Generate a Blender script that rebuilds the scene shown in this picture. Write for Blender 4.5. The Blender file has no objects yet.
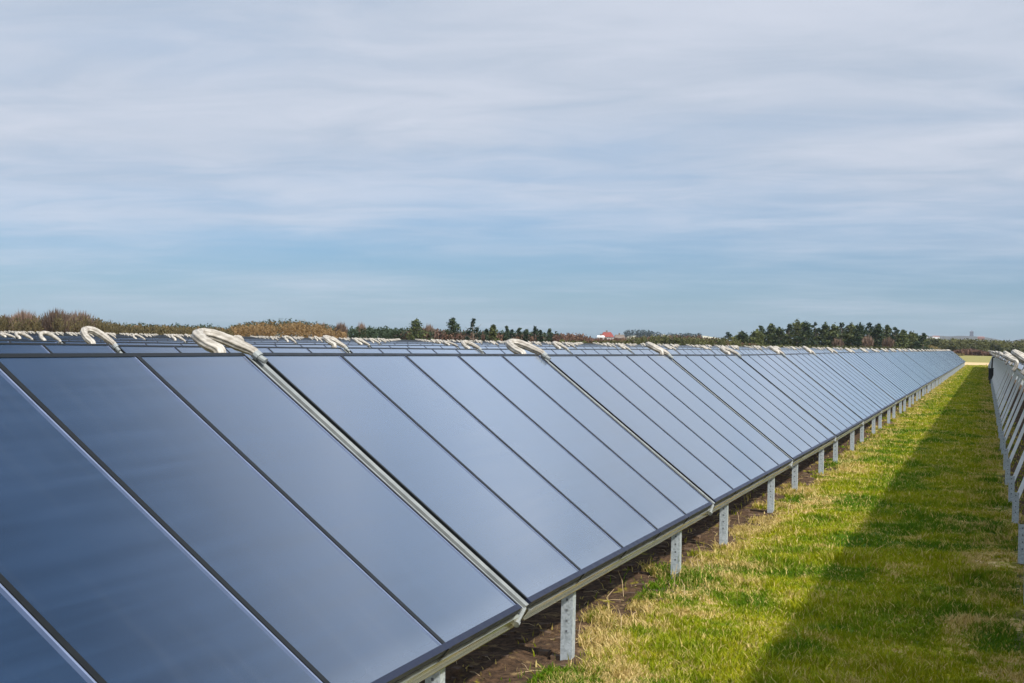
import bpy, math, random
import numpy as np
from mathutils import Vector, Matrix
random.seed(7); rng = np.random.default_rng(7)
S = bpy.context.scene; COL = S.collection
# ------------------------------------------------------------ camera, sky, sun, exposure
EYE = 2.12
F_PX = 1466.7
YAW, PITCH, ROLL = math.radians(17.893), math.radians(-0.0544), math.radians(1.128)
fwd = Vector((math.cos(YAW)*math.cos(PITCH), math.sin(YAW)*math.cos(PITCH), math.sin(PITCH)))
rgt0 = Vector((math.sin(YAW), -math.cos(YAW), 0)); up0 = rgt0.cross(fwd)
rgt = rgt0*math.cos(ROLL) + up0*math.sin(ROLL); up = up0*math.cos(ROLL) - rgt0*math.sin(ROLL)
cam_d = bpy.data.cameras.new('camera'); cam = bpy.data.objects.new('camera', cam_d); COL.objects.link(cam)
cam_d.sensor_width = 36; cam_d.lens = 36*F_PX/1024; cam_d.clip_start = .1; cam_d.clip_end = 20000
m3 = Matrix((rgt, up, -fwd)).transposed()
cam.matrix_world = Matrix.Translation((0, 0, EYE)) @ m3.to_4x4()
S.camera = cam
S.view_settings.view_transform = 'Standard'; S.view_settings.look = 'None'
S.view_settings.exposure = 0.6; S.view_settings.gamma = 1; S.view_settings.use_curve_mapping = False

SUN_DIR = Vector((-0.55, -1.0, 0.975)).normalized()      # towards the sun
SUN_EL = math.asin(SUN_DIR.z); SUN_AZ = math.atan2(SUN_DIR.x, SUN_DIR.y)
W = bpy.data.worlds.new('World'); S.world = W; W.use_nodes = True
nt = W.node_tree; nt.nodes.clear()
def wn(t, **k):
    n = nt.nodes.new(t)
    for a, b in k.items(): setattr(n, a, b)
    return n
def wmath(op, a, b=None, c=None, clamp=False):
    n = wn('ShaderNodeMath', operation=op, use_clamp=clamp)
    for i, v in enumerate((a, b, c)):
        if v is None: continue
        if isinstance(v, (int, float)): n.inputs[i].default_value = v
        else: nt.links.new(v, n.inputs[i])
    return n.outputs[0]
def wrange(v, a, b, c=0., d=1., interp='SMOOTHSTEP'):
    n = wn('ShaderNodeMapRange', interpolation_type=interp); nt.links.new(v, n.inputs[0])
    for i, q in enumerate((a, b, c, d)): n.inputs[1+i].default_value = q
    return n.outputs[0]
sky = wn('ShaderNodeTexSky'); sky.sky_type = 'NISHITA'; sky.sun_disc = False
sky.sun_elevation = SUN_EL; sky.sun_rotation = SUN_AZ % (2*math.pi)
sky.air_density = 1.0; sky.dust_density = 0.6; sky.ozone_density = 1.6; sky.altitude = 0
tc = wn('ShaderNodeTexCoord'); sep = wn('ShaderNodeSeparateXYZ'); nt.links.new(tc.outputs['Generated'], sep.inputs[0])
zc = wmath('MAXIMUM', sep.outputs[2], 0.0)
den = wmath('ADD', zc, 0.075)
px = wmath('DIVIDE', sep.outputs[0], den); py = wmath('DIVIDE', sep.outputs[1], den)
cmb = wn('ShaderNodeCombineXYZ'); nt.links.new(px, cmb.inputs[0]); nt.links.new(py, cmb.inputs[1])
def wnoise(scale, detail, rough, off, dist=0., sx=1., sy=1., rz=0.):
    mp = wn('ShaderNodeMapping'); mp.inputs['Location'].default_value = off; mp.inputs['Scale'].default_value = (sx, sy, 1)
    mp.inputs['Rotation'].default_value = (0, 0, rz)
    nt.links.new(cmb.outputs[0], mp.inputs[0])
    n = wn('ShaderNodeTexNoise'); n.inputs['Scale'].default_value = scale; n.inputs['Detail'].default_value = detail
    n.inputs['Roughness'].default_value = rough; n.inputs['Distortion'].default_value = dist
    nt.links.new(mp.outputs[0], n.inputs['Vector']); return n.outputs[0]
n1 = wnoise(0.80, 6, .52, (3.1, 1.7, 0), .3, 1., .75, .5)
n2 = wnoise(2.6, 7, .58, (7.3, 2.2, 0), .6, 1., .6, .9)
n3 = wnoise(0.32, 3, .5, (1.4, 9.2, 0), .2)
cov = wmath('ADD', wmath('ADD', wmath('ADD', wmath('MULTIPLY', n1, .36), .07), wmath('MULTIPLY', n2, .15)), wmath('MULTIPLY', n3, .42))
band = wrange(zc, 0.012, 0.120, -0.19, 0.20)
thin = wrange(zc, 0.15, 0.45, 0.0, -0.14)
cov = wmath('ADD', wmath('ADD', cov, band), thin)
fac = wrange(cov, 0.28, 0.80, 0.05, 0.95)
# the cloud's own light and shade: thick patches greyer, thin ones whiter
tone = wrange(wmath('ADD', wmath('MULTIPLY', n2, .55), wmath('MULTIPLY', n1, .45)), 0.28, 0.70, 0.0, 1.0)
cc = wn('ShaderNodeMix', data_type='RGBA'); nt.links.new(tone, cc.inputs[0])
cc.inputs[6].default_value = (3.45, 3.98, 4.78, 1); cc.inputs[7].default_value = (4.75, 5.05, 5.75, 1)
low = wn('ShaderNodeMix', data_type='RGBA', blend_type='MULTIPLY'); low.inputs[0].default_value = 1.0
nt.links.new(sky.outputs[0], low.inputs[6])
tint = wn('ShaderNodeMix', data_type='RGBA'); nt.links.new(wrange(zc, .04, .22), tint.inputs[0])
tint.inputs[6].default_value = (.31, .48, .745, 1); tint.inputs[7].default_value = (.72, .92, 1.12, 1); nt.links.new(tint.outputs[2], low.inputs[7])
# added cloud brightness out of view: bands for pane reflections, sun glow fills shade
dp = wn('ShaderNodeVectorMath', operation='DOT_PRODUCT'); nt.links.new(tc.outputs['Generated'], dp.inputs[0]); dp.inputs[1].default_value = SUN_DIR
glow = wmath('POWER', wmath('MAXIMUM', dp.outputs['Value'], 0.0), 2.0)
gain = wmath('MULTIPLY', wrange(zc, 0.23, 0.34, 1.0, 2.2), wrange(zc, 0.40, 0.60, 1.0, 0.18))
gain = wmath('ADD', gain, wrange(zc, 0.68, 0.90, 0.0, 1.6))
gain = wmath('ADD', gain, wmath('MULTIPLY', glow, 5.0))
cg = wn('ShaderNodeVectorMath', operation='SCALE'); nt.links.new(cc.outputs[2], cg.inputs[0]); nt.links.new(gain, cg.inputs['Scale'])
mx = wn('ShaderNodeMix', data_type='RGBA'); nt.links.new(fac, mx.inputs[0])
nt.links.new(low.outputs[2], mx.inputs[6]); nt.links.new(cg.outputs[0], mx.inputs[7])
bg = wn('ShaderNodeBackground'); bg.inputs['Strength'].default_value = 0.09
out = wn('ShaderNodeOutputWorld'); nt.links.new(mx.outputs[2], bg.inputs[0]); nt.links.new(bg.outputs[0], out.inputs[0])

sun_d = bpy.data.lights.new('sun', 'SUN'); sun_d.energy = 4.3; sun_d.angle = math.radians(1.3); sun_d.color = (1, .93, .82)
sun = bpy.data.objects.new('sun', sun_d); COL.objects.link(sun)
sun.rotation_euler = SUN_DIR.to_track_quat('Z', 'Y').to_euler()

# ------------------------------------------------------------ survey helpers
def ray(u, v): return fwd + rgt*((u-512)/F_PX) - up*((v-341.5)/F_PX)
def spot(u, D):                    # ground point D metres away in bearing u
    d = ray(u, 340); k = D/math.hypot(d.x, d.y); return d.x*k, d.y*k
def height(u, v, D):
    d = ray(u, v); return EYE + d.z*D/math.hypot(d.x, d.y)
HX = [-60, 2, 8.15, 14.3, 20.4, 26.6, 32.7, 38.9, 45, 68, 102, 150, 205, 300, 400]
HZ = [.0, .0, -.0075, -.032, -.053, -.075, -.079, -.08, -.08, -.085, -.12, -.14, -.15, -.13, 0]
def hX(x): return np.interp(x, HX, HZ)

# ------------------------------------------------------------ materials
def mat(name):
    m = bpy.data.materials.new(name); m.use_nodes = True
    return m, m.node_tree, m.node_tree.nodes['Principled BSDF']
class G:
    def __init__(s, t): s.t = t
    def n(s, ty, **k):
        n = s.t.nodes.new(ty)
        for a, b in k.items(): setattr(n, a, b)
        return n
    def put(s, v, sock):
        if isinstance(v, (int, float)): sock.default_value = v
        elif isinstance(v, tuple): sock.default_value = v if len(v) == 4 or sock.type == 'VECTOR' else v+(1,)
        else: s.t.links.new(v, sock)
    def math(s, op, a, b=0., clamp=False):
        n = s.n('ShaderNodeMath', operation=op, use_clamp=clamp); s.put(a, n.inputs[0]); s.put(b, n.inputs[1]); return n.outputs[0]
    def noise(s, vec, scale, detail=4, rough=.55, dist=0.):
        n = s.n('ShaderNodeTexNoise'); s.put(vec, n.inputs['Vector']); n.inputs['Scale'].default_value = scale
        n.inputs['Detail'].default_value = detail; n.inputs['Roughness'].default_value = rough; n.inputs['Distortion'].default_value = dist
        return n.outputs[0]
    def map(s, vec, scale=(1, 1, 1), loc=(0, 0, 0)):
        n = s.n('ShaderNodeMapping'); s.put(vec, n.inputs[0]); n.inputs['Scale'].default_value = scale; n.inputs['Location'].default_value = loc; return n.outputs[0]
    def rng(s, v, a, b, c=0., d=1., sm=True):
        n = s.n('ShaderNodeMapRange', interpolation_type='SMOOTHSTEP' if sm else 'LINEAR'); s.put(v, n.inputs[0])
        for i, q in enumerate((a, b, c, d)): n.inputs[1+i].default_value = q
        return n.outputs[0]
    def mix(s, f, a, b, bt='MIX'):
        n = s.n('ShaderNodeMix', data_type='RGBA', blend_type=bt); s.put(f, n.inputs[0]); s.put(a, n.inputs[6]); s.put(b, n.inputs[7]); return n.outputs[2]
    def world(s): return s.n('ShaderNodeNewGeometry').outputs['Position']
    def obj(s): return s.n('ShaderNodeTexCoord').outputs['Object']
    def rnd(s): return s.n('ShaderNodeObjectInfo').outputs['Random']
    def attr(s, nm): return s.n('ShaderNodeAttribute', attribute_name=nm).outputs['Fac']
    def bump(s, h, strength, dist, bsdf):
        n = s.n('ShaderNodeBump'); n.inputs['Strength'].default_value = strength; n.inputs['Distance'].default_value = dist
        s.put(h, n.inputs['Height']); s.t.links.new(n.outputs[0], bsdf.inputs['Normal'])

def glass_mat():
    m, t, b = mat('collector_glass'); g = G(t)
    p = g.world()
    # faint horizontal weld lines and blotches of the dark absorber under the glass
    lines = g.noise(g.map(p, (.35, 9, 9)), 1.6, 3, .5)
    blot = g.noise(p, 1.3, 3, .5)
    f = g.math('ADD', g.math('MULTIPLY', lines, .6), g.math('MULTIPLY', blot, .4))
    c = g.mix(g.rng(f, .3, .7), (.004, .012, .028), (.007, .019, .043))
    dust = g.rng(g.noise(p, 45, 2, .5), .80, .84)
    c = g.mix(g.math('MULTIPLY', dust, .35), c, (.30, .33, .36))
    # rain-washed dust: thin streaks down the slope and a film above the lower edge
    po = g.obj(); sy = g.n('ShaderNodeSeparateXYZ'); g.put(po, sy.inputs[0])
    streak = g.noise(g.map(po, (7, .5, .5), (3, 0, 0)), 1.5, 4, .6)
    film = g.math('MULTIPLY', g.rng(streak, .50, .75), .018); film = g.math('ADD', film, g.math('MULTIPLY', g.rng(sy.outputs[1], .16, .03), .09))
    c = g.mix(film, c, (.30, .32, .33))
    g.put(c, b.inputs['Base Color'])
    b.inputs['IOR'].default_value = 1.40; b.inputs['Coat Weight'].default_value = 1.0; b.inputs['Sheen Weight'].default_value = .80; b.inputs['Specular Tint'].default_value = (.58, .80, 1, 1); b.inputs['Sheen Roughness'].default_value = .3; b.inputs['Sheen Tint'].default_value = (.66, .82, 1, 1); b.inputs['Coat Roughness'].default_value = .06; b.inputs['Coat IOR'].default_value = 1.38
    g.put(g.rng(f, .3, .7, .07, .20), b.inputs['Roughness'])
    return m
def plain(name, c, rough, metal=0., var=.15, scale=8, bump=0.):
    m, t, b = mat(name); g = G(t); p = g.obj()
    f = g.noise(p, scale, 4, .6)
    c2 = tuple(x*(1-var) for x in c); c3 = tuple(min(1, x*(1+var)) for x in c)
    g.put(g.mix(g.rng(f, .3, .7), c2, c3), b.inputs['Base Color'])
    b.inputs['Metallic'].default_value = metal
    g.put(g.rng(f, .3, .7, rough*.85, min(1, rough*1.15)), b.inputs['Roughness'])
    if bump: g.bump(f, bump, .01, b)
    return m
def galvan():
    m, t, b = mat('galvanised_steel'); g = G(t); p = g.obj()
    n = g.n('ShaderNodeTexVoronoi'); g.put(p, n.inputs['Vector']); n.inputs['Scale'].default_value = 70
    sp = g.n('ShaderNodeSeparateColor'); t.links.new(n.outputs['Color'], sp.inputs[0])
    st = g.noise(g.map(p, (1, 1, .35)), 22, 5, .7)
    f = g.math('ADD', g.math('MULTIPLY', sp.outputs[0], .4), g.math('MULTIPLY', st, .7))
    g.put(g.mix(g.rng(f, .25, .8), (.30, .34, .36), (.46, .51, .54)), b.inputs['Base Color'])
    b.inputs['Metallic'].default_value = .45; b.inputs['Roughness'].default_value = .5
    return m
def hose_mat():
    m, t, b = mat('cream_hose_wrap'); g = G(t); p = g.obj()
    f = g.noise(g.map(p, (16, 5, 12)), 2.2, 5, .6)
    c = g.mix(g.rng(f, .36, .62), (.17, .148, .115), (.31, .285, .24))
    g.put(c, b.inputs['Base Color']); b.inputs['Roughness'].default_value = .5
    g.bump(f, .10, .02, b)
    return m
ROW_TOP, PITCH_Y = 4.286, 4.9
def turf(blade=False):
    """bare soil strips under every row, straw patches, yellow moss and green turf"""
    m, t, b = mat('turf_blades' if blade else 'turf_ground'); g = G(t); p = g.world()
    sx = g.n('ShaderNodeSeparateXYZ'); g.put(p, sx.inputs[0]); x, y = sx.outputs[0], sx.outputs[1]
    big = g.noise(p, .55, 4, .6, .5); mid = g.noise(g.map(p, (1, 1, 1), (5, 3, 0)), 1.5, 5, .65, .4); fine = g.noise(p, 17, 5, .7)
    col = g.mix(g.rng(g.math('ADD', g.math('MULTIPLY', big, .6), g.math('MULTIPLY', mid, .4)), .42, .56), (.050, .125, .004), (.30, .285, .006))
    # straw patches, more of them beside the posts
    yy = g.math('SUBTRACT', y, 1.6)
    near_l = g.rng(yy, .0, .95, 0., .075)
    near_r = g.rng(y, .45, -.1, 0., .055)
    tan_f = g.math('ADD', g.math('ADD', g.math('MULTIPLY', mid, .62), g.math('MULTIPLY', fine, .38)), g.math('ADD', near_l, near_r))
    tan_m = g.rng(tan_f, .540, .615)
    straw = g.mix(g.rng(fine, .35, .65), (.27, .185, .075), (.56, .41, .19))
    if blade:
        r = g.attr('rnd')
        col = g.mix(g.rng(r, 0, 1, 0, .75, False), col, (.16, .235, .006))
        col = g.mix(g.rng(r, .86, .9), col, (.48, .38, .13))
        straw = g.mix(g.rng(r, .3, .9), straw, (.62, .48, .23))
        col = g.mix(g.math('MULTIPLY', tan_m, .9), col, straw)
        b.inputs['Roughness'].default_value = .75; b.inputs['Specular IOR Level'].default_value = .15
        g.put(col, b.inputs['Base Color'])
        tr = g.n('ShaderNodeBsdfTranslucent'); g.put(g.mix(1., col, (1., 1., .35), 'MULTIPLY'), tr.inputs[0])
        ms = g.n('ShaderNodeMixShader'); ms.inputs[0].default_value = .42
        t.links.new(b.outputs[0], ms.inputs[1]); t.links.new(tr.outputs[0], ms.inputs[2])
        t.links.new(ms.outputs[0], t.nodes['Material Output'].inputs['Surface'])
        return m
    col = g.mix(g.rng(fine, .35, .7), g.mix(.5, col, (.035, .045, .012)), col)
    col = g.mix(tan_m, col, straw)
    # soil strips, repeated with the rows
    ph = g.math('FLOORED_MODULO', g.math('SUBTRACT', y, 2.42), PITCH_Y)      # 0 at a row's front edge of the bare strip
    ph = g.math('ADD', ph, g.math('MULTIPLY', g.math('SUBTRACT', mid, .5), 1.1))
    s_in = g.rng(ph, .0, .18); s_out = g.rng(ph, 2.25, 1.95)
    soil_m = g.math('MULTIPLY', s_in, s_out)
    infield = g.math('MULTIPLY', g.rng(x, 206, 204), g.rng(y, -3.2, -3.0))
    soil_m = g.math('MULTIPLY', soil_m, infield)
    soil = g.mix(g.rng(fine, .3, .7), (.026, .016, .010), (.115, .070, .040))
    soil = g.mix(g.rng(g.noise(p, 5.5, 5, .7), .55, .68), soil, (.21, .145, .07))
    soil = g.mix(g.rng(g.noise(g.map(p, (1, 1, 1), (9, 9, 0)), 3.3, 4, .7), .60, .68), soil, (.20, .17, .02))
    col = g.mix(soil_m, col, soil)
    # the sandy track past the end of the field, the pale meadow beyond, heath far off
    tr = g.math('MULTIPLY', g.rng(g.math('ADD', x, g.math('MULTIPLY', big, 14)), 196, 204), g.rng(x, 268, 258))
    col = g.mix(tr, col, g.mix(mid, (.36, .24, .12), (.50, .38, .20)))
    col = g.mix(g.rng(x, 258, 268), col, g.mix(big, (.13, .125, .03), (.23, .20, .07)))
    far = g.math('SQRT', g.math('ADD', g.math('MULTIPLY', x, x), g.math('MULTIPLY', y, y)))
    col = g.mix(g.rng(far, 480, 620), col, g.mix(g.noise(p, .01, 4, .6), (.10, .075, .05), (.12, .12, .05)))
    g.put(col, b.inputs['Base Color']); b.inputs['Roughness'].default_value = .95; b.inputs['Specular IOR Level'].default_value = .15
    g.bump(fine, .9, .03, b)
    return m
def foliage(name, dark, light, tr=.2):
    m, t, b = mat(name); g = G(t); p = g.world(); r = g.attr('rnd')
    f = g.math('ADD', g.math('ADD', g.math('MULTIPLY', r, .42), g.math('MULTIPLY', g.noise(p, .35, 3, .6), .5)), g.math('MULTIPLY', g.math('SUBTRACT', g.rnd(), .35), .5))
    c = g.mix(g.rng(f, .25, .75), dark, light); g.put(c, b.inputs['Base Color']); b.inputs['Roughness'].default_value = .8
    b.inputs['Specular IOR Level'].default_value = .2
    t2 = g.n('ShaderNodeBsdfTranslucent'); g.put(c, t2.inputs[0]); ms = g.n('ShaderNodeMixShader'); ms.inputs[0].default_value = tr
    t.links.new(b.outputs[0], ms.inputs[1]); t.links.new(t2.outputs[0], ms.inputs[2]); t.links.new(ms.outputs[0], t.nodes['Material Output'].inputs['Surface'])
    return m
def matte(m, v):
    m.node_tree.nodes['Principled BSDF'].inputs['Specular IOR Level'].default_value = v; return m
M = dict(
    glass=glass_mat(), slat=matte(plain('dark_frame', (.007, .008, .008), .4), .10), blue=matte(plain('dark_blue_edge', (.010, .013, .026), .45, 0), .15),
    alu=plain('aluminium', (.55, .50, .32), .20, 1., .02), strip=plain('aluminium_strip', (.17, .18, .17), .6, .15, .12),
    painted_glint=plain('painted_seam_highlight', (.11, .135, .20), .3, 0, .05), painted_glint_fade=plain('painted_seam_falloff', (.035, .050, .085), .2, 0, .1), back=plain('grey_back_sheet', (.50, .53, .56), .45, .3, .08),  # seam highlight painted in two tones: a bright line and its dimmer fade
    leg=plain('pale_zinc_leg', (.78, .82, .86), .5, .1, .06), galv=galvan(), hose=hose_mat(), hole=plain('bolt_hole', (.10, .11, .12), .7), black=plain('black_insulation', (.008, .008, .009), .6),
    ground=turf(), blade=turf(True), bark=plain('grey_brown_bark', (.11, .085, .065), .9, 0, .3, 3),
    pine=foliage('pine_needles', (.014, .028, .012), (.078, .088, .026)), spruce=foliage('spruce_needles', (.009, .021, .014), (.030, .046, .022)),
    olive=foliage('olive_scrub', (.060, .048, .020), (.155, .118, .042)), rust=foliage('rusty_scrub', (.070, .043, .020), (.155, .100, .042)),
    twig=foliage('bare_twigs', (.075, .050, .035), (.185, .125, .09)), bush=foliage('dull_green_bush', (.025, .032, .012), (.080, .080, .026)),
    heath=foliage('brown_heath', (.075, .040, .028), (.17, .10, .06)), fardark=foliage('distant_wood', (.018, .032, .034), (.03, .045, .045)),
    white=plain('white_render', (.52, .50, .47), .8), red=plain('red_tiles', (.15, .026, .016), .75), brown=plain('brown_boards', (.16, .08, .06), .8),
    window=plain('window_dark', (.03, .035, .04), .15), stone=plain('grey_tower_stone', (.09, .10, .12), .8), hill=plain('far_hill', (.045, .047, .040), .95, 0, .4, .006),
    pale=plain('pale_meadow', (.36, .33, .22), .95, 0, .3, .01),
)
# ------------------------------------------------------------ mesh helpers
class MB:
    def __init__(s): s.v = []; s.f = []; s.m = []; s.mats = []
    def mi(s, mt):
        if mt not in s.mats: s.mats.append(mt)
        return s.mats.index(mt)
    def hexa(s, pts, mt):         # pts: 8 corners, bottom 4 then top 4
        b = len(s.v); s.v += [tuple(p) for p in pts]; k = s.mi(mt)
        for f in ((0, 3, 2, 1), (4, 5, 6, 7), (0, 1, 5, 4), (1, 2, 6, 5), (2, 3, 7, 6), (3, 0, 4, 7)):
            s.f.append(tuple(b+i for i in f)); s.m.append(k)
    def box(s, x0, x1, y0, y1, z0, z1, mt):
        s.hexa([(x0, y0, z0), (x1, y0, z0), (x1, y1, z0), (x0, y1, z0), (x0, y0, z1), (x1, y0, z1), (x1, y1, z1), (x0, y1, z1)], mt)
    def sbox(s, x0, x1, s0, s1, n0, n1, mt):   # box in the panel's slope frame
        s.hexa([P(x0, s0, n0), P(x1, s0, n0), P(x1, s1, n0), P(x0, s1, n0), P(x0, s0, n1), P(x1, s0, n1), P(x1, s1, n1), P(x0, s1, n1)], mt)
    def tube(s, pts, rad, mt, seg=10, lobes=0, amp=0., cap=True):
        k = s.mi(mt); b = len(s.v); n = len(pts); pts = [Vector(p) for p in pts]; a = None
        for i, p in enumerate(pts):
            d = (pts[min(i+1, n-1)]-pts[max(i-1, 0)]).normalized()
            if a is None: a = d.orthogonal().normalized()
            a = (a-d*a.dot(d)).normalized(); c = d.cross(a)
            r = rad[i] if isinstance(rad, (list, tuple)) else rad
            for j in range(seg):
                th = 2*math.pi*j/seg; rr = r*(1+amp*math.cos(lobes*th)) if lobes else r
                s.v.append(tuple(p+a*(rr*math.cos(th))+c*(rr*math.sin(th))))
        for i in range(n-1):
            for j in range(seg):
                s.f.append((b+i*seg+j, b+i*seg+(j+1) % seg, b+(i+1)*seg+(j+1) % seg, b+(i+1)*seg+j)); s.m.append(k)
        if cap:
            s.f.append(tuple(b+j for j in range(seg-1, -1, -1))); s.m.append(k)
            s.f.append(tuple(b+(n-1)*seg+j for j in range(seg))); s.m.append(k)
    def mesh(s, name, smooth=False):
        me = bpy.data.meshes.new(name); me.from_pydata(s.v, [], s.f)
        for q in s.mats: me.materials.append(M[q])
        me.polygons.foreach_set('material_index', s.m)
        if smooth: me.polygons.foreach_set('use_smooth', [True]*len(s.f))
        me.update(); return me
    def build(s, name, parent=None, smooth=False): return link(name, s.mesh(name, smooth), parent)
def link(name, me, parent=None):
    o = bpy.data.objects.new(name, me); COL.objects.link(o)
    if parent: o.parent = parent
    return o
def tag(o, label=None, cat=None, group=None, kind=None):
    if label: o['label'] = label
    if cat: o['category'] = cat
    if group: o['group'] = group
    if kind: o['kind'] = kind
    return o
def copy_tree(o, parent=None):
    c = o.copy(); COL.objects.link(c)
    if parent: c.parent = parent
    for ch in o.children: copy_tree(ch, c)
    return c
def tri_mesh(name, V, rnd, mt, nv=3):
    """V: (n, nv, 3) separate faces, with one random number per face"""
    n = len(V); me = bpy.data.meshes.new(name)
    me.vertices.add(n*nv); me.vertices.foreach_set('co', np.ascontiguousarray(V, np.float32).reshape(-1))
    me.loops.add(n*nv); me.loops.foreach_set('vertex_index', np.arange(n*nv, dtype=np.int32))
    me.polygons.add(n); me.polygons.foreach_set('loop_start', np.arange(0, n*nv, nv, dtype=np.int32)); me.polygons.foreach_set('loop_total', np.full(n, nv, np.int32))
    a = me.attributes.new('rnd', 'FLOAT', 'FACE'); a.data.foreach_set('value', np.asarray(rnd, np.float32))
    me.materials.append(M[mt]); me.update(calc_edges=True); return me

# ------------------------------------------------------------ ground (one sheet to the horizon)
def vnoise(x, y, s, seed):
    r = np.random.default_rng(seed); T = r.random((256, 256)); x = np.asarray(x)*s; y = np.asarray(y)*s
    xi = np.floor(x).astype(int); yi = np.floor(y).astype(int); fx = x-xi; fy = y-yi; fx = fx*fx*(3-2*fx); fy = fy*fy*(3-2*fy)
    g = lambda a, b: T[a & 255, b & 255]
    return (g(xi, yi)*(1-fx)+g(xi+1, yi)*fx)*(1-fy)+(g(xi, yi+1)*(1-fx)+g(xi+1, yi+1)*fx)*fy
def gz(x, y):
    d = np.hypot(x, y); k = np.clip(1-(d-60)/60, 0, 1)
    return hX(x)+k*((vnoise(x, y, 1.1, 1)-.5)*.045+(vnoise(x, y, 4.3, 2)-.5)*.035+(vnoise(x, y, 11, 3)-.5)*.02)
gx = np.concatenate([[-6000, -2000, -600, -200, -60, -20, 0, 4], np.arange(6, 32, .07), np.arange(32, 70, .2), np.arange(70, 220, 1.5), [230, 260, 300, 350, 400, 500, 700, 1000, 2000, 6000]])
gy = np.concatenate([[-6000, -2000, -600, -200, -60, -20, -8], np.arange(-5, -1.4, .3), np.arange(-1.2, 4.6, .06), np.arange(4.8, 12, .4), np.arange(13, 60, 2), [70, 90, 120, 160, 220, 300, 500, 1000, 2000, 6000]])
X, Y = np.meshgrid(gx, gy, indexing='ij'); Z = gz(X, Y); nx, ny = X.shape
me = bpy.data.meshes.new('ground')
me.vertices.add(nx*ny); me.vertices.foreach_set('co', np.stack([X, Y, Z], -1).astype(np.float32).reshape(-1))
i = (np.arange(nx-1)[:, None]*ny+np.arange(ny-1)[None, :]).reshape(-1)
q = np.stack([i, i+ny, i+ny+1, i+1], -1).astype(np.int32)
me.loops.add(q.size); me.loops.foreach_set('vertex_index', q.reshape(-1))
me.polygons.add(len(q)); me.polygons.foreach_set('loop_start', np.arange(0, q.size, 4, dtype=np.int32)); me.polygons.foreach_set('loop_total', np.full(len(q), 4, np.int32))
me.materials.append(M['ground']); me.polygons.foreach_set('use_smooth', [True]*len(q)); me.update(calc_edges=True)
tag(link('ground', me), kind='structure')

# ------------------------------------------------------------ solar collectors
TILT = math.radians(38.08); L = 2.291; CW = 5.96; STEP = 6.146; ZB = .604; TH = .125
CT, ST = math.cos(TILT), math.sin(TILT); YD = L*CT
def P(x, s, n): return (x, s*CT-n*ST, ZB+s*ST+n*CT)      # panel frame: along row, up the slope, out of the face
def pane_mesh():
    b = MB(); e = CW/5
    b.sbox(.020, e-.060, .035, L-.028, -.012, 0, 'glass'); b.sbox(e-.060, e-.031, .035, L-.028, -.012, 0, 'painted_glint_fade'); b.sbox(e-.031, e-.018, .035, L-.028, -.012, 0, 'painted_glint'); return b.mesh('glass_pane')  # edge strips paint the soft highlight beside each seam, not a separate part
def frame_mb():
    b = MB(); e = CW/5
    b.sbox(0, CW, 0, .035, -.040, .006, 'blue'); b.sbox(0, CW, L-.028, L, -.040, .004, 'slat')
    for k in range(6):
        x0 = 0 if k == 0 else k*e-.018; x1 = CW if k == 5 else k*e+.020
        if k == 0: x1 = .020
        if k == 5: x0 = CW-.018
        b.sbox(x0, x1, .035, L-.028, -.040, .005, 'slat')
    b.sbox(.004, CW-.004, .006, L-.006, -TH, -.041, 'back')       # tray
    for k in (1, 2, 3, 4): b.sbox(k*e-.03, k*e+.03, .02, L-.02, -TH-.012, -TH-.001, 'alu')
    for k in range(1, 5): b.sbox(k*e-.02, k*e+.022, -.006, .0, -.034, .008, 'slat')
    return b
def rail_mb():
    b = MB(); b.sbox(.0, CW, -.020, .004, -.100, -.042, 'alu'); b.sbox(.0, CW, -.034, .02, -.112, -.1015, 'alu'); return b
def post_mb(x, y, h):          # C-profile driven into the soil
    b = MB(); w = .040
    b.box(x-.032, x-.024, y-w, y+w, -.30, h, 'galv'); b.box(x-.023, x+.045, y-w, y-w+.006, -.30, h, 'galv'); b.box(x-.023, x+.045, y+w-.006, y+w, -.30, h, 'galv')
    b.box(x+.038, x+.045, y-w+.007, y-w+.025, -.30, h, 'galv')
    for z in (.10, .17, .24, .31):
        if z < h: b.box(x-.035, x-.0325, y-.007, y+.007, z+.085, z+.10, 'hole')
    return b
def leg_mb(x):
    y0, z0 = 2.00, .40; y1, z1, _ = 0, 0, 0
    p = P(x, 1.82, -TH-.08); d = Vector((0, p[1]-y0, p[2]-z0)).normalized(); n = Vector((0, d.z, -d.y)); w = .026
    b = MB(); A = Vector((x, y0, z0))-d*.10; B = Vector(p)
    c = []
    for q in (A, B):
        for sx, sn in ((-1, -1), (1, -1), (1, 1), (-1, 1)): c.append(q+Vector((sx*.022, 0, 0))+n*(sn*w))
    b.hexa(c, 'leg'); return b
def bracket_mb(x):             # sloped beam under the tray between front post and rear leg
    b = MB(); b.sbox(x-.025, x+.025, .10, L-.10, -TH-.075, -TH-.015, 'leg'); return b
def cover_mb():
    b = MB()
    b.sbox(-.183, -.003, .02, L-.02, -.045, -.030, 'slat')
    b.sbox(-.076, -.020, .0, L-.03, -.028, -.006, 'strip'); b.sbox(-.138, -.114, .0, L-.03, -.028, -.012, 'strip')
    q = Vector(P(-.062, .0, -.03)); e = q+Vector((-.13, .0, -.055)); b.tube([q+Vector((.02, .02, .02)), q, e], .013, 'strip', 8)
    b.tube([e, e+Vector((-.025, 0, -.011))], .021, 'strip', 8)
    return b
PX_ = (1.36, 4.98)
mesh_pane = pane_mesh(); mesh_frame = frame_mb().mesh('frame'); mesh_rail = rail_mb().mesh('lower_rail'); mesh_cover = cover_mb().mesh('joint_cover')
mesh_front = [post_mb(x, .15, .50).mesh('front_post') for x in PX_]; mesh_rear = [post_mb(x, 2.03, .44).mesh('rear_post') for x in PX_]
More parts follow.
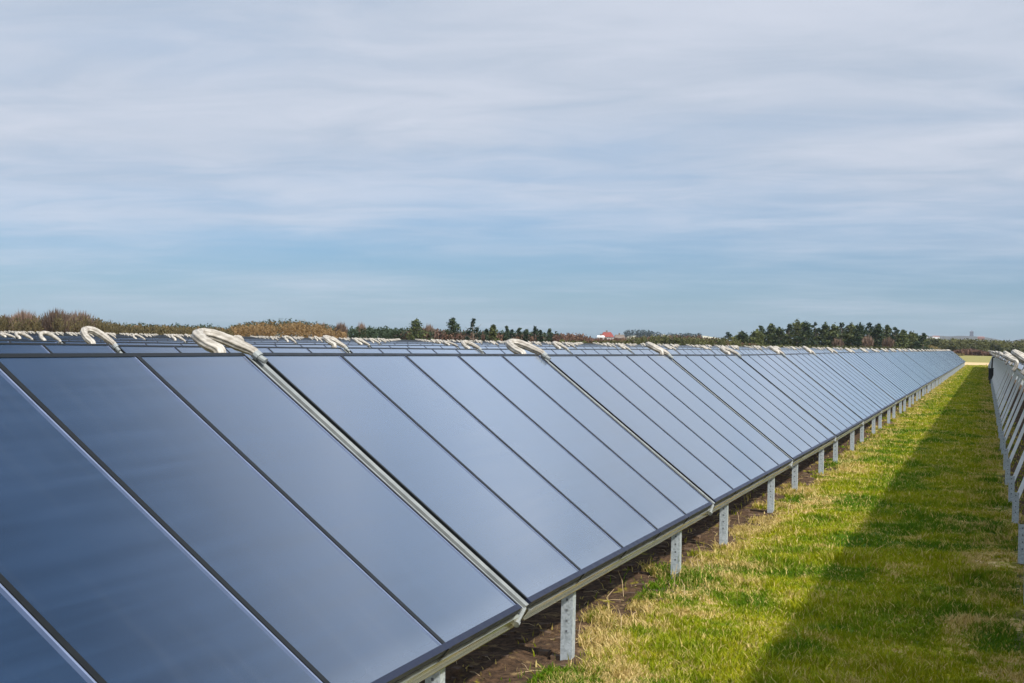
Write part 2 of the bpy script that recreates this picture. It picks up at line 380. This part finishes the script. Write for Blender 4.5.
mesh_leg = [leg_mb(x).mesh('rear_leg') for x in PX_]; mesh_beam = [bracket_mb(x).mesh('support_beam') for x in PX_]
def merged(name, full):
    b = MB(); src = [mesh_frame, mesh_cover]
    if full: src += mesh_front+mesh_rear+mesh_leg+mesh_beam+[mesh_rail]
    def add(me, dx=0):
        o = len(b.v); b.v += [(v.co.x+dx, v.co.y, v.co.z) for v in me.vertices]
        inv = {m: k for k, m in M.items()}; idx = [b.mi(inv[m]) for m in me.materials]
        for f in me.polygons: b.f.append(tuple(o+i for i in f.vertices)); b.m.append(idx[f.material_index])
    for s in src: add(s)
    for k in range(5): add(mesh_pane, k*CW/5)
    return b
far_mb = merged('far', False); mesh_far = far_mb.mesh('solar_collector')
sup = MB()
for me_ in mesh_front+mesh_rear+mesh_leg+mesh_beam:
    o_ = len(sup.v); sup.v += [tuple(v.co) for v in me_.vertices]; inv = {m: k for k, m in M.items()}; idx = [sup.mi(inv[m]) for m in me_.materials]
    for f in me_.polygons: sup.f.append(tuple(o_+i for i in f.vertices)); sup.m.append(idx[f.material_index])
mesh_support = sup.mesh('support_frame')
def proto(level):
    r = bpy.data.objects.new('solar_collector', mesh_far if level == 0 else None); COL.objects.link(r)
    if level == 0: return r
    link('frame', mesh_frame, r)
    for k in range(5):
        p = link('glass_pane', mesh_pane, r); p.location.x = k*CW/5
    link('joint_cover', mesh_cover, r); link('lower_rail', mesh_rail, r)
    if level == 2:
        for k in (0, 1):
            link('front_post', mesh_front[k], r); link('rear_post', mesh_rear[k], r); link('rear_leg', mesh_leg[k], r); link('support_beam', mesh_beam[k], r)
    else: link('support_frame', mesh_support, r)
    return r
# hose: a flat U-bend over the joint, origin at the top edge in the middle of the gap
def hose_mb(seg, n, lob):
    ctl = [(.0, -.05, -.02), (.0, -.02, .010), (.0, .06, .050), (-.005, .14, .090), (-.03, .215, .124), (-.085, .255, .134), (-.150, .245, .122), (-.20, .195, .094), (-.228, .13, .056), (-.236, .065, .018), (-.238, .075, -.04), (-.24, .13, -.13)]
    c = [Vector(p) for p in ctl]; pts = []
    for i in range(len(c)-1):
        p0, p1, p2, p3 = c[max(i-1, 0)], c[i], c[i+1], c[min(i+2, len(c)-1)]
        for k in range(n):
            t = k/n; pts.append(.5*((2*p1)+(p2-p0)*t+(2*p0-5*p1+4*p2-p3)*t*t+(3*p1-p0-3*p2+p3)*t**3))
    pts.append(c[-1]); N = len(pts)
    rad = [.024+.011*min(1, max(0, (i/N-.04)/.14))+.001*math.sin(i*1.9) for i in range(N)]
    b = MB(); b.tube(pts, rad, 'hose', seg, lob, .09); return b
mesh_hose = [hose_mb(8, 2, 0).mesh('insulated_hose', True), hose_mb(40, 5, 8).mesh('insulated_hose', True)]
cl = MB(); cl.tube([(0, -.060, -.030), (0, -.035, -.005)], .031, 'strip', 12); cl.tube([(0, -.10, -.058), (0, -.06, -.030)], .020, 'strip', 10); mesh_clamp = cl.mesh('hose_clamp')
def hose_proto(level):
    r = bpy.data.objects.new('insulated_hose', mesh_hose[level]); COL.objects.link(r)
    if level: link('hose_clamp', mesh_clamp, r)
    return r
ORD = ['', 'first', 'second', 'third', 'fourth', 'fifth', 'sixth', 'seventh', 'eighth', 'ninth', 'tenth', 'eleventh', 'twelfth', 'thirteenth', 'fourteenth', 'fifteenth', 'sixteenth', 'seventeenth', 'eighteenth', 'nineteenth', 'twentieth']
def ordn(n):
    if n <= 20: return ORD[n]
    if n == 30: return 'thirtieth'
    return ('twenty-' if n < 30 else 'thirty-')+ORD[n % 10]
def yrow(k): return ROW_TOP+PITCH_Y*(k-1)-YD       # y of the bottom edge of row k (k=1 the front row, k=0 the right one)
def xoff(k): return 0. if k < 2 else -.14*(k-1)
LASTROW = 27
items = []
for k in range(0, LASTROW+1):
    yt = yrow(k)+YD; n0 = 0
    for j in range(0, 33):
        x0 = 2.0+STEP*j+xoff(k)
        if k == 0 and j > 30: continue
        d = ray(0, 340); ymaxx = (yt)/(d.y/d.x) if k > 0 else -99
        if k > 0 and x0+STEP < ymaxx-1.0: continue
        D = math.hypot(x0+3, yt); key = D*(1 if k > 1 else .05)
        items.append((key, k, j, x0, yrow(k)))
items.sort()
N_IND = 300
count = {}
per_row = {}
for it in items[:N_IND]: per_row.setdefault(it[1], []).append(it)
LV = {0: 2, 1: 2, 2: 2, 3: 2}
protos = {l: proto(l) for l in (0, 2)}; hprot = {l: hose_proto(l) for l in (0, 1)}
used = set()
def put(kind, level, src):
    if (kind, level) not in used: used.add((kind, level)); return src
    return copy_tree(src)
shapes = {0: 'solar collectors of the right-hand row', 1: 'solar collectors of the front row', }
for k in sorted(per_row):
    lst = sorted(per_row[k], key=lambda t: t[3])
    for n, (_, _, j, x0, yb) in enumerate(lst, 1):
        lv = LV.get(k, 0); o = put('c', lv, protos[lv])
        za, zb = float(hX(x0))-.03*(k == 0), float(hX(x0+CW))-.03*(k == 0); o.location = (x0, yb+random.uniform(-.005, .005), za+random.uniform(-.005, .005)); o.rotation_euler = (random.uniform(-.0025, .0025), -math.atan2(zb-za, CW)+random.uniform(-.0006, .0006), random.uniform(-.0008, .0008))
        nm = len(lst)
        if k == 1: lab = f'blue glass solar collector, {ordn(n)} from the left edge in the front row'
        elif k == 0: lab = f'solar collector seen from behind, {ordn(n)} from the camera in the right-hand row'
        elif k == 2: lab = f'solar collector, {ordn(n)} from the left in the row just behind the front row'
        elif k == 3: lab = f'solar collector, {ordn(n)} from the left in the third row back'
        else: lab = f'thin blue sliver of a solar collector in the {ordn(k)} row back'
        gname = {0: 'solar collectors of the right-hand row', 1: 'solar collectors of the front row'}.get(k, f'solar collectors of the {ordn(k)} row')
        tag(o, lab, 'solar collector', gname)
        # hose over the joint at this collector's left end
        lv = 1 if (k <= 2 and math.hypot(x0, yb) < 45) else 0; h = put('h', lv, hprot[lv])
        h.location = (x0-.093+random.uniform(-.01, .01), yb+YD, za+ZB+L*ST); h.rotation_euler = (random.uniform(-.14, .08), random.uniform(-.08, .08), random.uniform(-.2, .2)); h.scale = (random.uniform(.92, 1.1), random.uniform(.9, 1.08), random.uniform(.9, 1.1))
        if k == 1 and j == 1: h.rotation_euler = (-.06, 0, .04); h.scale = (1.15, 1.05, .95)
        if k == 0 and x0 < 16: h.scale = (.9, .75, .6)
        if k == 1: lab = f'cream wrapped hose bend, {ordn(n)} from the left on the front row'
        elif k == 0: lab = f'cream hose bend, {ordn(n)} from the camera on top of the right-hand row'
        elif k == 2: lab = f'cream hose bend, {ordn(n)} from the left on the row behind the front one'
        elif k == 3: lab = f'cream hose bend, {ordn(n)} from the left on the third row back'
        else: lab = f'small cream hose bend on the {ordn(k)} row back'
        tag(h, lab, 'hose', {0: 'hose bends on the right-hand row', 1: 'hose bends on the front row'}.get(k, f'hose bends on the {ordn(k)} row'))
rest = items[N_IND:]
def bulk(name, me, places, label, cat):
    nv = len(me.vertices); co = np.zeros(nv*3, np.float32); me.vertices.foreach_get('co', co); co = co.reshape(-1, 3)
    V = np.concatenate([co+np.array(p, np.float32) for p in places]); b = bpy.data.meshes.new(name)
    faces = [tuple(f.vertices) for f in me.polygons]; mi = [f.material_index for f in me.polygons]
    fs = [tuple(v+i*nv for v in f) for i in range(len(places)) for f in faces]
    b.from_pydata(V.tolist(), [], fs)
    for m in me.materials: b.materials.append(m)
    b.polygons.foreach_set('material_index', mi*len(places)); b.update()
    return tag(link(name, b), label, cat, kind='stuff')
if rest:
    bulk('far_solar_collectors', mesh_far, [(t[3], t[4], float(hX(t[3]+3))) for t in rest], 'mass of distant solar collector rows reaching the scrub on the horizon', 'solar collectors')
    bulk('far_insulated_hoses', mesh_hose[0], [(t[3]-.093, t[4]+YD, float(hX(t[3]))+ZB+L*ST) for t in rest], 'tiny cream hose bends scattered over the most distant collector rows', 'hoses')
print('collectors', len(items), 'individual', min(N_IND, len(items)))
# black valve box on the far part of the right-hand row
vb = bpy.data.objects.new('valve_box', None); COL.objects.link(vb); vb.location = (98, -.36, float(hX(98)))
b = MB(); b.box(-.2, .2, -.15, .15, .30, 1.02, 'black'); b.box(-.23, .23, -.17, .17, 1.021, 1.06, 'black'); b.build('box', vb)
b = MB(); b.tube([(0, .03, -.1), (0, .03, .30)], .06, 'black', 10); b.build('foot', vb)
b = MB(); b.tube([(0, -.05, 1.06), (0, -.06, 1.5), (0, -.08, 1.72), (0, -.25, 1.80)], .05, 'black', 10); b.tube([(0, .07, 1.06), (0, .07, 1.45)], .022, 'strip', 8); b.build('riser_pipe', vb)
tag(vb, 'black insulated valve box with riser pipe on the far right-hand row', 'valve box')

# ------------------------------------------------------------ grass
def blades(N):
    # positions: density falls with distance so that picture density stays even
    u = rng.random(N); x0, x1 = 7.6, 215.
    a = 1.15; xs = (x0**(1-a)+(u*(x1**(1-a)-x0**(1-a))))**(1/(1-a))
    ys = rng.uniform(-1.6, 3.2, N)
    edge = 2.68+(vnoise(xs, ys, 3.1, 5)-.5)*.7+(vnoise(xs, ys, .8, 15)-.5)*.5
    keep = (ys < edge) | (rng.random(N) < .012)
    keep &= (ys > -.30+(vnoise(xs, ys, 2.0, 6)-.5)*.5) | (rng.random(N) < .10)
    keep &= (ys > -.9-0*xs)
    dens = .45+.9*vnoise(xs, ys, 2.7, 8)
    keep &= rng.random(N) < dens
    xs, ys = xs[keep], ys[keep]; n = len(xs)
    z = gz(xs, ys)
    tuft = vnoise(xs, ys, 1.6, 9)*.6+vnoise(xs, ys, 5.0, 10)*.4
    h = (.022+.105*tuft**1.9)*rng.uniform(.6, 1.35, n); h *= np.where(rng.random(n) < .012, 1.9, 1)
    w = (.0022+.00030*xs)*rng.uniform(.7, 1.4, n)
    th = rng.uniform(0, 2*np.pi, n); side = np.stack([np.cos(th), np.sin(th), 0*th], -1)
    ln = rng.normal(0, .42, (n, 2)); lean = np.stack([ln[:, 0]*h, ln[:, 1]*h, 0*h], -1)
    base = np.stack([xs, ys, z-.006], -1); upv = np.stack([0*h, 0*h, h], -1)
    mid = base+upv*.6+lean*.35; tip = base+upv+lean*1.1
    s = side*w[:, None]
    quad = np.stack([base-s, base+s, mid+s*.75, mid-s*.75], 1); tri = np.stack([mid-s*.75, mid+s*.75, tip, tip], 1)
    return quad, tri[:, :3], rng.random(n)
qd, tr, rn = blades(600000)
V = np.concatenate([np.stack([qd[:, 0], qd[:, 1], qd[:, 2]], 1), np.stack([qd[:, 0], qd[:, 2], qd[:, 3]], 1), tr])
tag(link('grass', tri_mesh('grass', V, np.concatenate([rn, rn, rn]), 'blade')), 'short patchy spring grass growing between the two collector rows', 'grass', kind='stuff')
# dead stems and soil crumbs beside the front posts
b = MB()
for _ in range(20):
    x = random.uniform(9.2, 22); y = random.uniform(2.35, 2.95); z = float(gz(x, y)); h = random.uniform(.05, .22)
    b.tube([(x, y, z-.01), (x+random.uniform(-.02, .02), y+random.uniform(-.02, .02), z+h*.6), (x+random.uniform(-.05, .05), y+random.uniform(-.05, .05), z+h)], [.0035, .003, .0015], 'dead', 5)
for _ in range(120):
    x = random.uniform(8.8, 26); y = random.uniform(2.5, 3.4); z = float(gz(x, y)); t = random.uniform(0, 3.14); h = random.uniform(.03, .12); dx, dy = math.cos(t)*h, math.sin(t)*h
    b.tube([(x-dx, y-dy, z+.01), (x, y, z+.02), (x+dx, y+dy, z+.008)], .0018, 'dead', 5)
M['dead'] = plain('dead_stem', (.45, .34, .19), .9)
tag(b.build('dead_stems'), 'dry straw coloured stems lying on the bare soil under the front row', 'dead stems', kind='stuff')
b = MB()
for _ in range(900):
    x = random.uniform(8.6, 30); y = random.uniform(2.5, 4.3); z = float(gz(x, y)); r = random.choice((.008, .012, .02, .03))*random.uniform(.7, 1.3)
    q = [Vector((x+sx*r*random.uniform(.6, 1.3), y+sy*r*random.uniform(.6, 1.3), z+sz*r*random.uniform(.5, 1.))) for sz in (-.6, 1) for sx, sy in ((-1, -1), (1, -1), (1, 1), (-1, 1))]
    b.hexa(q, 'clod')
M['clod'] = plain('soil_clod', (.085, .052, .030), .95, 0, .4, 20)
tag(b.build('soil_clods'), 'dark crumbs of earth on the bare strip under the front row', 'soil', kind='stuff')

# ------------------------------------------------------------ trees and scrub
def tris(C, size, flat=1., upright=0.):
    """random triangles round the centres C; upright stretches them vertically"""
    n = len(C); a = rng.normal(0, 1, (n, 3, 3)); a /= np.linalg.norm(a, axis=2, keepdims=True)
    a *= (size*rng.uniform(.5, 1.2, n))[:, None, None]; a[:, :, 2] *= (flat+upright); a[:, :, :2] *= 1/(1+upright*.6)
    return C[:, None, :]+a
def ball(n, c, r):
    d = rng.normal(0, 1, (n, 3)); d /= np.linalg.norm(d, axis=1, keepdims=True); return np.array(c)+d*np.array(r)*(rng.random(n)**.42)[:, None]
def trunk_mb(h, r, limbs):
    b = MB(); b.tube([(0, 0, -.3), (random.uniform(-.1, .1), 0, h*.5), (random.uniform(-.2, .2), random.uniform(-.2, .2), h)], [r, r*.7, r*.25], 'bark', 7)
    for _ in range(limbs):
        t = random.uniform(0, 6.28); z = random.uniform(.3, .85)*h; l = h*random.uniform(.18, .34)
        b.tube([(0, 0, z), (math.cos(t)*l*.6, math.sin(t)*l*.6, z+l*.3), (math.cos(t)*l, math.sin(t)*l, z+l*.7)], [r*.4, r*.25, r*.08], 'bark', 5)
    return b
def tree(name, u, vtop, wpx, D, kind, label, cat, group=None, dens=1.):
    x, y = spot(u, D); h = height(u, vtop, D); w = wpx*D/F_PX; g0 = float(gz(x, y)); h -= g0
    r = bpy.data.objects.new(name, None); COL.objects.link(r); r.location = (x, y, g0); r.rotation_euler = (0, 0, random.uniform(0, 6)); tag(r, label, cat, group)
    pxm = D/F_PX; C = []; sz = 1.9*pxm
    if kind == 'pine':          # irregular clumps on open limbs
        for k in range(16):
            f = (k+.5)/16; rr = w*.5*(1.05-.85*abs(f-.35)**1.1 if f > .35 else .75+.6*f)*random.uniform(.5, .9)
            t = random.uniform(0, 6.28); off = w*.5*(1-f)*random.uniform(.2, .75)
            C.append(ball(int(75*dens), (math.cos(t)*off, math.sin(t)*off, h*(.12+.80*f)), (rr*.75, rr*.75, h*.075)))
        C.append(ball(30, (0, 0, h*.93), (w*.09, w*.09, h*.07))); C.append(ball(12, (0, 0, h*.99), (w*.03, w*.03, h*.06)))
    elif kind == 'spruce':      # layered cone
        for k in range(12):
            f = (k+.5)/12; rr = w*.5*(1-f)**.85+.05*w; nn = 2+int(3*(1-f))
            for q_ in range(nn):
                t = random.uniform(0, 6.28); o = rr*random.uniform(.35, .75)
                C.append(ball(int(22*dens), (math.cos(t)*o, math.sin(t)*o, h*(.06+.93*f)-o*.15), (rr*.38, rr*.38, h*.04)))
    elif kind == 'bush':
        for k in range(9):
            t = random.uniform(0, 6.28); o = w*.5*random.uniform(0, .62); f = random.uniform(.25, .78)*(1-.35*(2*o/w))
            C.append(ball(int(85*dens), (math.cos(t)*o, math.sin(t)*o, h*f), (w*.22, w*.22, h*.22)))
    elif kind == 'bare':        # thin twiggy fans leaning with the wind
        T = []
        for k in range(int(620*dens)):
            t = random.uniform(0, 6.28); e = random.uniform(.15, 1.); o = w*.5*(random.random()**.6)
            tip = np.array([math.cos(t)*o, math.sin(t)*o, h*(.35+.65*e*(1-.30*(2*o/w)**2))]); st = tip*random.uniform(.55, .85); st[2] *= random.uniform(.8, 1.)
            s_ = rng.normal(0, .42*pxm, 3); T.append([st-s_, st+s_, tip+rng.normal(0, .6*pxm, 3)])
        V = np.array(T); link('crown', tri_mesh('crown', V, rng.random(len(V)), 'twig'), r)
        trunk_mb(h*.75, .12, 7).build('trunk', r); return r
    C = np.concatenate(C); V = tris(C, sz, .8)
    m = {'pine': 'pine', 'spruce': 'spruce', 'bush': 'bush'}[kind]
    link('crown', tri_mesh('crown', V, rng.random(len(V)), m), r)
    trunk_mb(h*.85, .05+h*.018, 5).build('trunk', r); return r
def mass(name, prof, D0, D1, mt, label, cat, n, size=1.3, upright=.0, rough=.10):
    """a belt of scrub too dense to count: clumps of small faces from the ground up to an uneven top"""
    us = np.array([p[0] for p in prof], float); vs = np.array([p[1] for p in prof], float)
    out = []; rr = []
    u = rng.uniform(us[0], us[-1], n); D = rng.uniform(D0, D1, n); vt = np.interp(u, us, vs)
    size *= 1.35
    for i in range(n):
        x, y = spot(u[i], D[i]); top = height(u[i], vt[i], D[i]); g0 = float(gz(x, y)); pxm = D[i]/F_PX
        hh = max((top-g0)*random.uniform(1-rough*1.6, 1+rough*.12), .3); w = pxm*random.uniform(2.0, 4.5)
        c = ball(34, (x, y, g0+hh*.74), (w, w, hh*.27)); c2 = ball(20, (x, y, g0+hh*.35), (w, w, hh*.35))
        c = np.concatenate([c, c2]); out.append(tris(c, size*pxm, .9, upright)); rr.append(np.full(len(c), random.random())*.7+rng.random(len(c))*.3)
    return tag(link(name, tri_mesh(name, np.concatenate(out), np.concatenate(rr), mt)), label, cat, kind='stuff')
mass('olive_scrub', [(-60, 316), (0, 314), (20, 317), (60, 313), (85, 315), (110, 321), (130, 325), (160, 324.5), (185, 326), (232, 328)], 225, 262, 'olive', 'olive brown scrub on the left behind the far collector rows', 'scrub', 620, 1.2, .6)
mass('rusty_scrub', [(-60, 326), (60, 326), (120, 325), (150, 325), (200, 327), (225, 328), (240, 323), (262, 320.5), (300, 319.5), (318, 322), (330, 326), (345, 331)], 262, 285, 'rust', 'rust coloured scrub forming a low mound left of centre', 'scrub', 700, 1.2, .1)
mass('evergreen_belt', [(222, 328), (240, 322.5), (262, 319.5), (290, 318.5), (312, 320.5), (330, 325), (350, 326.5), (385, 326), (415, 328), (440, 331)], 300, 320, 'spruce', 'low dark evergreen belt behind the rusty mound', 'scrub', 460, 1.2, .0)
mass('distant_hedge', [(100, 322), (108, 320.5), (118, 322.5), (135, 321.5), (160, 324), (185, 323), (225, 325)], 330, 350, 'spruce', 'thin dark hedge line behind the olive scrub', 'scrub', 120, 1.1, .0)
mass('brown_heath', [(395, 331), (420, 327), (440, 329), (470, 331), (540, 335), (560, 333), (580, 333), (592, 338), (625, 338), (640, 336), (690, 335.5), (720, 338), (745, 343), (760, 345)], 300, 345, 'heath', 'red brown heath in the middle distance behind the collector field', 'heath', 760, 1.2, .3)
mass('green_heath', [(560, 339), (590, 340), (625, 340), (640, 336), (648, 334), (700, 336.5), (735, 337), (750, 344), (905, 346)], 285, 305, 'bush', 'dull green low bushes behind the collector field', 'scrub', 380, 1.1, .2)
mass('far_thicket', [(885, 336), (905, 336.5), (935, 337.5), (965, 338.5), (990, 340), (1040, 339.5), (1100, 339.5)], 540, 590, 'bush', 'dull green thicket beyond the meadow on the right', 'scrub', 520, 1.15, .0)
mass('bracken_mound', [(935, 354), (950, 352), (962, 349.5), (972, 348.5), (984, 352), (1005, 355)], 500, 515, 'heath', 'reddish brown bracken mound at the meadow edge', 'scrub', 200, 1.0, .3)
mass('pale_brush', [(898, 349), (912, 341), (925, 342), (938, 348), (952, 353), (962, 356)], 470, 490, 'olive', 'pale brown brush sloping down to the meadow by the wood', 'scrub', 160, 1.0, .4)
for u, v, w, s in ((24, 307, 30, 'broad bare windswept bush at the far left of the skyline'), (56, 306, 32, 'bare brown bush with a rounded top left of the tall hose'), (78, 308, 40, 'bare twiggy bush leaning right above the first hose bends'), (6, 313, 18, 'small bare bush cut by the left edge of the photo')):
    tree('bare_bush', u, v, w, 232+random.uniform(0, 12), 'bare', s, 'bush', None, 2.2)
for u, v, w, s in ((322, 321, 22, 'pale bare tree at the right end of the rusty mound'), (341, 320, 14, 'narrow bare tree just right of the rusty mound'), (361, 320.5, 12, 'small grey bare tree above the evergreen belt'), (428, 322, 16, 'bare reddish tree between two dark pines')):
    tree('bare_tree', u, v, w, 300+random.uniform(0, 8), 'bare', s, 'tree')
for u, v, w, kd, s in ((416, 320.5, 22, 'pine', 'spreading dark pine left of two pointed conifers'), (452, 319, 20, 'pine', 'ragged tall pine with a forked top'), (473, 319.5, 16, 'spruce', 'tallest pointed conifer in the middle of the skyline'), (493, 326, 11, 'pine', 'small dark pine right of the tall pointed conifer'),
        (506, 327, 9, 'spruce', 'narrow dark spruce behind the second hose bend'), (519, 328.5, 10, 'spruce', 'short dark spruce left of the small pine pair'), (535, 327.5, 12, 'spruce', 'dense dark spruce right of the thick hose bend'), (549, 330, 10, 'spruce', 'last low dark spruce before the open heath'), (526, 330, 9, 'spruce', 'low spruce squeezed between two darker ones'), (486, 330, 10, 'spruce', 'low dark spruce under the small pine'), (512, 330.5, 9, 'spruce', 'low dark spruce in front of the narrow one'), (541, 331, 9, 'spruce', 'low dark spruce between the last two')):
    tree('pine_tree' if kd == 'pine' else 'spruce_tree', u, v-1, w*1.7, 296+random.uniform(0, 14), kd, s, 'tree')
for u, v, w, s in ((672, 331, 30, 'large round green bush right of the red-roofed house'), (634, 334, 26, 'dull green bush beside the red-roofed house'), (655, 335.5, 24, 'low green bush joining the large round one'), (613, 340, 12, 'small green bush in front of the white house')):
    tree('green_bush', u, v, w, 284+random.uniform(0, 8), 'bush', s, 'bush')
wood = [(728, 333.5, 15), (742, 333, 16), (757, 331.5, 17), (768, 327, 15), (777, 325.5, 14), (785, 329, 14), (795, 325, 16), (803, 321.5, 17), (812, 323, 15), (821, 323.5, 16), (831, 325, 14), (840, 326, 15), (848, 323.5, 15), (857, 325, 15), (866, 325, 16),
        (875, 323.8, 15), (884, 325, 15), (893, 326.5, 14), (901, 328.5, 14), (909, 331.5, 14), (918, 333.5, 15), (929, 334.5, 17)]
wood = [(u-6 if u > 760 else u, v, w) for u, v, w in wood]
for i, (u, v, w) in enumerate(wood):
    tree('pine_tree', u, v-1.3, w*1.9, 392+(i*37 % 14), 'pine' if i % 3 else 'spruce', f'dark green conifer, {ordn(i+1)} from the left in the wood on the right', 'tree', 'conifers of the wood on the right', 1.15)
for i, u in enumerate(range(735, 925, 9)):
    vt = float(np.interp(u, [735, 765, 800, 860, 900, 930], [336, 332, 328, 329.5, 332, 338])); 
    tree('pine_tree', u+random.uniform(-2, 2), vt+random.uniform(-1, 1.5), 19, 408+random.uniform(0, 8), 'pine', 'dark conifer filling the inside of the wood on the right', 'tree', 'inner conifers of the wood on the right', 1.)
for i, (u, v, w) in enumerate([(868, 334, 12), (838, 337, 12), (888, 336, 13)]):
    tree('bare_tree', u, v, w, 384, 'bare', ['pale bare tree in front of the middle of the wood', 'bare tree low in front of the wood', 'bare brown tree at the right end of the wood'][i], 'tree')
for i, (u, v, w) in enumerate([(935, 337, 16), (952, 339, 18), (975, 341, 16), (996, 341, 18), (1015, 341.5, 20)]):
    tree('thicket_tree', u, v, w, 530, 'bush', ['round dark tree right of the wood', 'low round tree under the hill', 'low tree behind the bracken mound', 'low tree above the end of the right-hand row', 'low round tree at the right edge of the photo'][i], 'tree')
mass('low_spruce_belt', [(385, 329), (430, 330), (470, 329.5), (500, 330), (530, 330.5), (556, 332), (562, 335)], 316, 326, 'spruce', 'low dark spruce belt between the taller conifers of the middle skyline', 'scrub', 330, 1.2, .0)
mass('far_dark_wood', [(624, 330), (630, 329), (645, 329.5), (658, 331), (662, 332.5), (700, 333)], 1400, 1450, 'fardark', 'thin dark wood on the skyline right of the house', 'wood', 90, 1.0, .0)

# ------------------------------------------------------------ house, barn, hills, tower
def gable(b, x0, x1, y0, y1, z0, z1, mt, ov=.5, hip=0.):
    ym = (y0+y1)/2; q = [(x0-ov, y0-ov, z0), (x1+ov, y0-ov, z0), (x1+ov, y1+ov, z0), (x0-ov, y1+ov, z0), (x0-ov+hip, ym-.06, z1), (x1+ov-hip, ym-.06, z1), (x1+ov-hip, ym+.06, z1), (x0-ov+hip, ym+.06, z1)]
    b.hexa(q, mt)
def house(name, u, D, w, dep, hw, hr, wall, roof, label, hip, wins):
    x, y = spot(u, D); r = bpy.data.objects.new(name, None); COL.objects.link(r); r.location = (x, y, float(gz(x, y))); r.rotation_euler = (0, 0, math.atan2(y, x)-math.pi/2+.1)
    tag(r, label, 'house')
    b = MB(); b.box(-w/2, w/2, -dep/2, dep/2, -.5, hw, wall); b.build('wall', r)
    b = MB(); gable(b, -w/2, w/2, -dep/2, dep/2, hw+.01, hr, roof, .5, hip); rf = b.build('roof', r)
    b = MB(); b.box(-w*.12, -w*.12+.7, -.35, .35, hr-.6, hr+.7, 'bark'); b.build('chimney', rf)
    for k in range(wins):
        xx = -w/2+(k+.7)*w/(wins+.4); b = MB(); b.box(xx-.5, xx+.5, -dep/2-.05, -dep/2-.01, hw*.40, hw*.78, 'window'); b.build('window', r)
    return r
zf = height(606, 333, 600)
hs = house('farmhouse', 607, 620, 4.6, 5.0, 4.2, 6.3, 'white', 'red', 'white house with a bright red tiled roof on the skyline', 1.2, 4)
house('annexe', 600.5, 612, 2.4, 3.5, 4.0, 4.8, 'white', 'white', 'small white annexe at the left end of the red-roofed house', .3, 2)
house('barn', 619.5, 640, 4, 4.5, 3.8, 5.4, 'brown', 'bark', 'small reddish brown barn right of the white house', .6, 2)
def hill(name, u, D, wpx, vtop, mt, depth=500., prof=None):
    x, y = spot(u, D); top = height(u, vtop, D); hw = wpx*D/F_PX/2; n = 48; m = 14; vs = []; fs = []
    a = math.atan2(y, x); tx, ty = math.sin(a), -math.cos(a)
    for i in range(n+1):
        t = -1+2*i/n; e = (1-abs(t)**3)
        for j in range(m+1):
            s = -1+2*j/m; z = top*max(0, e)*(1-s*s)*(1+.07*(vnoise(np.array([t*9+50]), np.array([s*2+50]), 1., 4)[0]-.5))
            vs.append((x+tx*t*hw+math.cos(a)*s*depth/2, y+ty*t*hw+math.sin(a)*s*depth/2, z-1.5))
    for i in range(n):
        for j in range(m): fs.append((i*(m+1)+j, (i+1)*(m+1)+j, (i+1)*(m+1)+j+1, i*(m+1)+j+1))
    me = bpy.data.meshes.new(name); me.from_pydata(vs, [], fs); me.materials.append(M[mt]); me.polygons.foreach_set('use_smooth', [True]*len(fs)); me.update()
    return tag(link(name, me), kind='structure')
hill('hill', 950, 2500, 150, 335, 'hill'); hill('hill', 1060, 2900, 135, 337.0, 'hill')
hill('hill', 670, 1700, 150, 333.2, 'pale', 300)
x, y = spot(971.5, 2500); tz = height(971.5, 335.4, 2500)
tw = bpy.data.objects.new('stone_tower', None); COL.objects.link(tw); tw.location = (x, y, tz-2.5); tag(tw, 'tiny dark tower standing on the distant hill at the right', 'tower')
b = MB(); b.box(-3, 3, -3, 3, 0, 8.5, 'stone'); b.box(-6, 9, -3.2, 3.2, -1, 3.2, 'stone'); b.build('tower_body', tw)
b = MB(); gable(b, -3, 3, -3, 3, 8.52, 11, 'stone', .3, 2.5); b.build('spire', tw)
for i, (u, v) in enumerate(((924, 335.8), (936, 336.2), (981, 337.0))):
    x, y = spot(u, 2300); z = height(u, v+1.5, 2300)
    r = bpy.data.objects.new('cottage', None); COL.objects.link(r); r.location = (x, y, z); r.rotation_euler = (0, 0, math.atan2(y, x)-math.pi/2)
    b = MB(); b.box(-5, 5, -3, 3, -2, 1.4, 'white' if i < 2 else 'brown'); b.build('wall', r); b = MB(); gable(b, -5, 5, -3, 3, 1.41, 3, 'brown', .3, .5); b.build('roof', r)
    tag(r, ['tiny white cottage on the slope of the far hill, left one', 'tiny white cottage on the far hill, nearer the tower', 'tiny reddish building right of the hilltop tower'][i], 'house')

# ------------------------------------------------------------ air
hm = bpy.data.materials.new('haze_air'); hm.use_nodes = True; ht = hm.node_tree; ht.nodes.clear()
ho = ht.nodes.new('ShaderNodeOutputMaterial'); hv = ht.nodes.new('ShaderNodeVolumePrincipled'); hv.inputs['Color'].default_value = (.80, .88, 1, 1); hv.inputs['Density'].default_value = .00005; hv.inputs['Anisotropy'].default_value = .2
ht.links.new(hv.outputs[0], ho.inputs['Volume']); M['haze'] = hm
b = MB(); b.box(-6500, 6500, -6500, 6500, -4, 120, 'haze'); tag(b.build('haze'), kind='stuff')
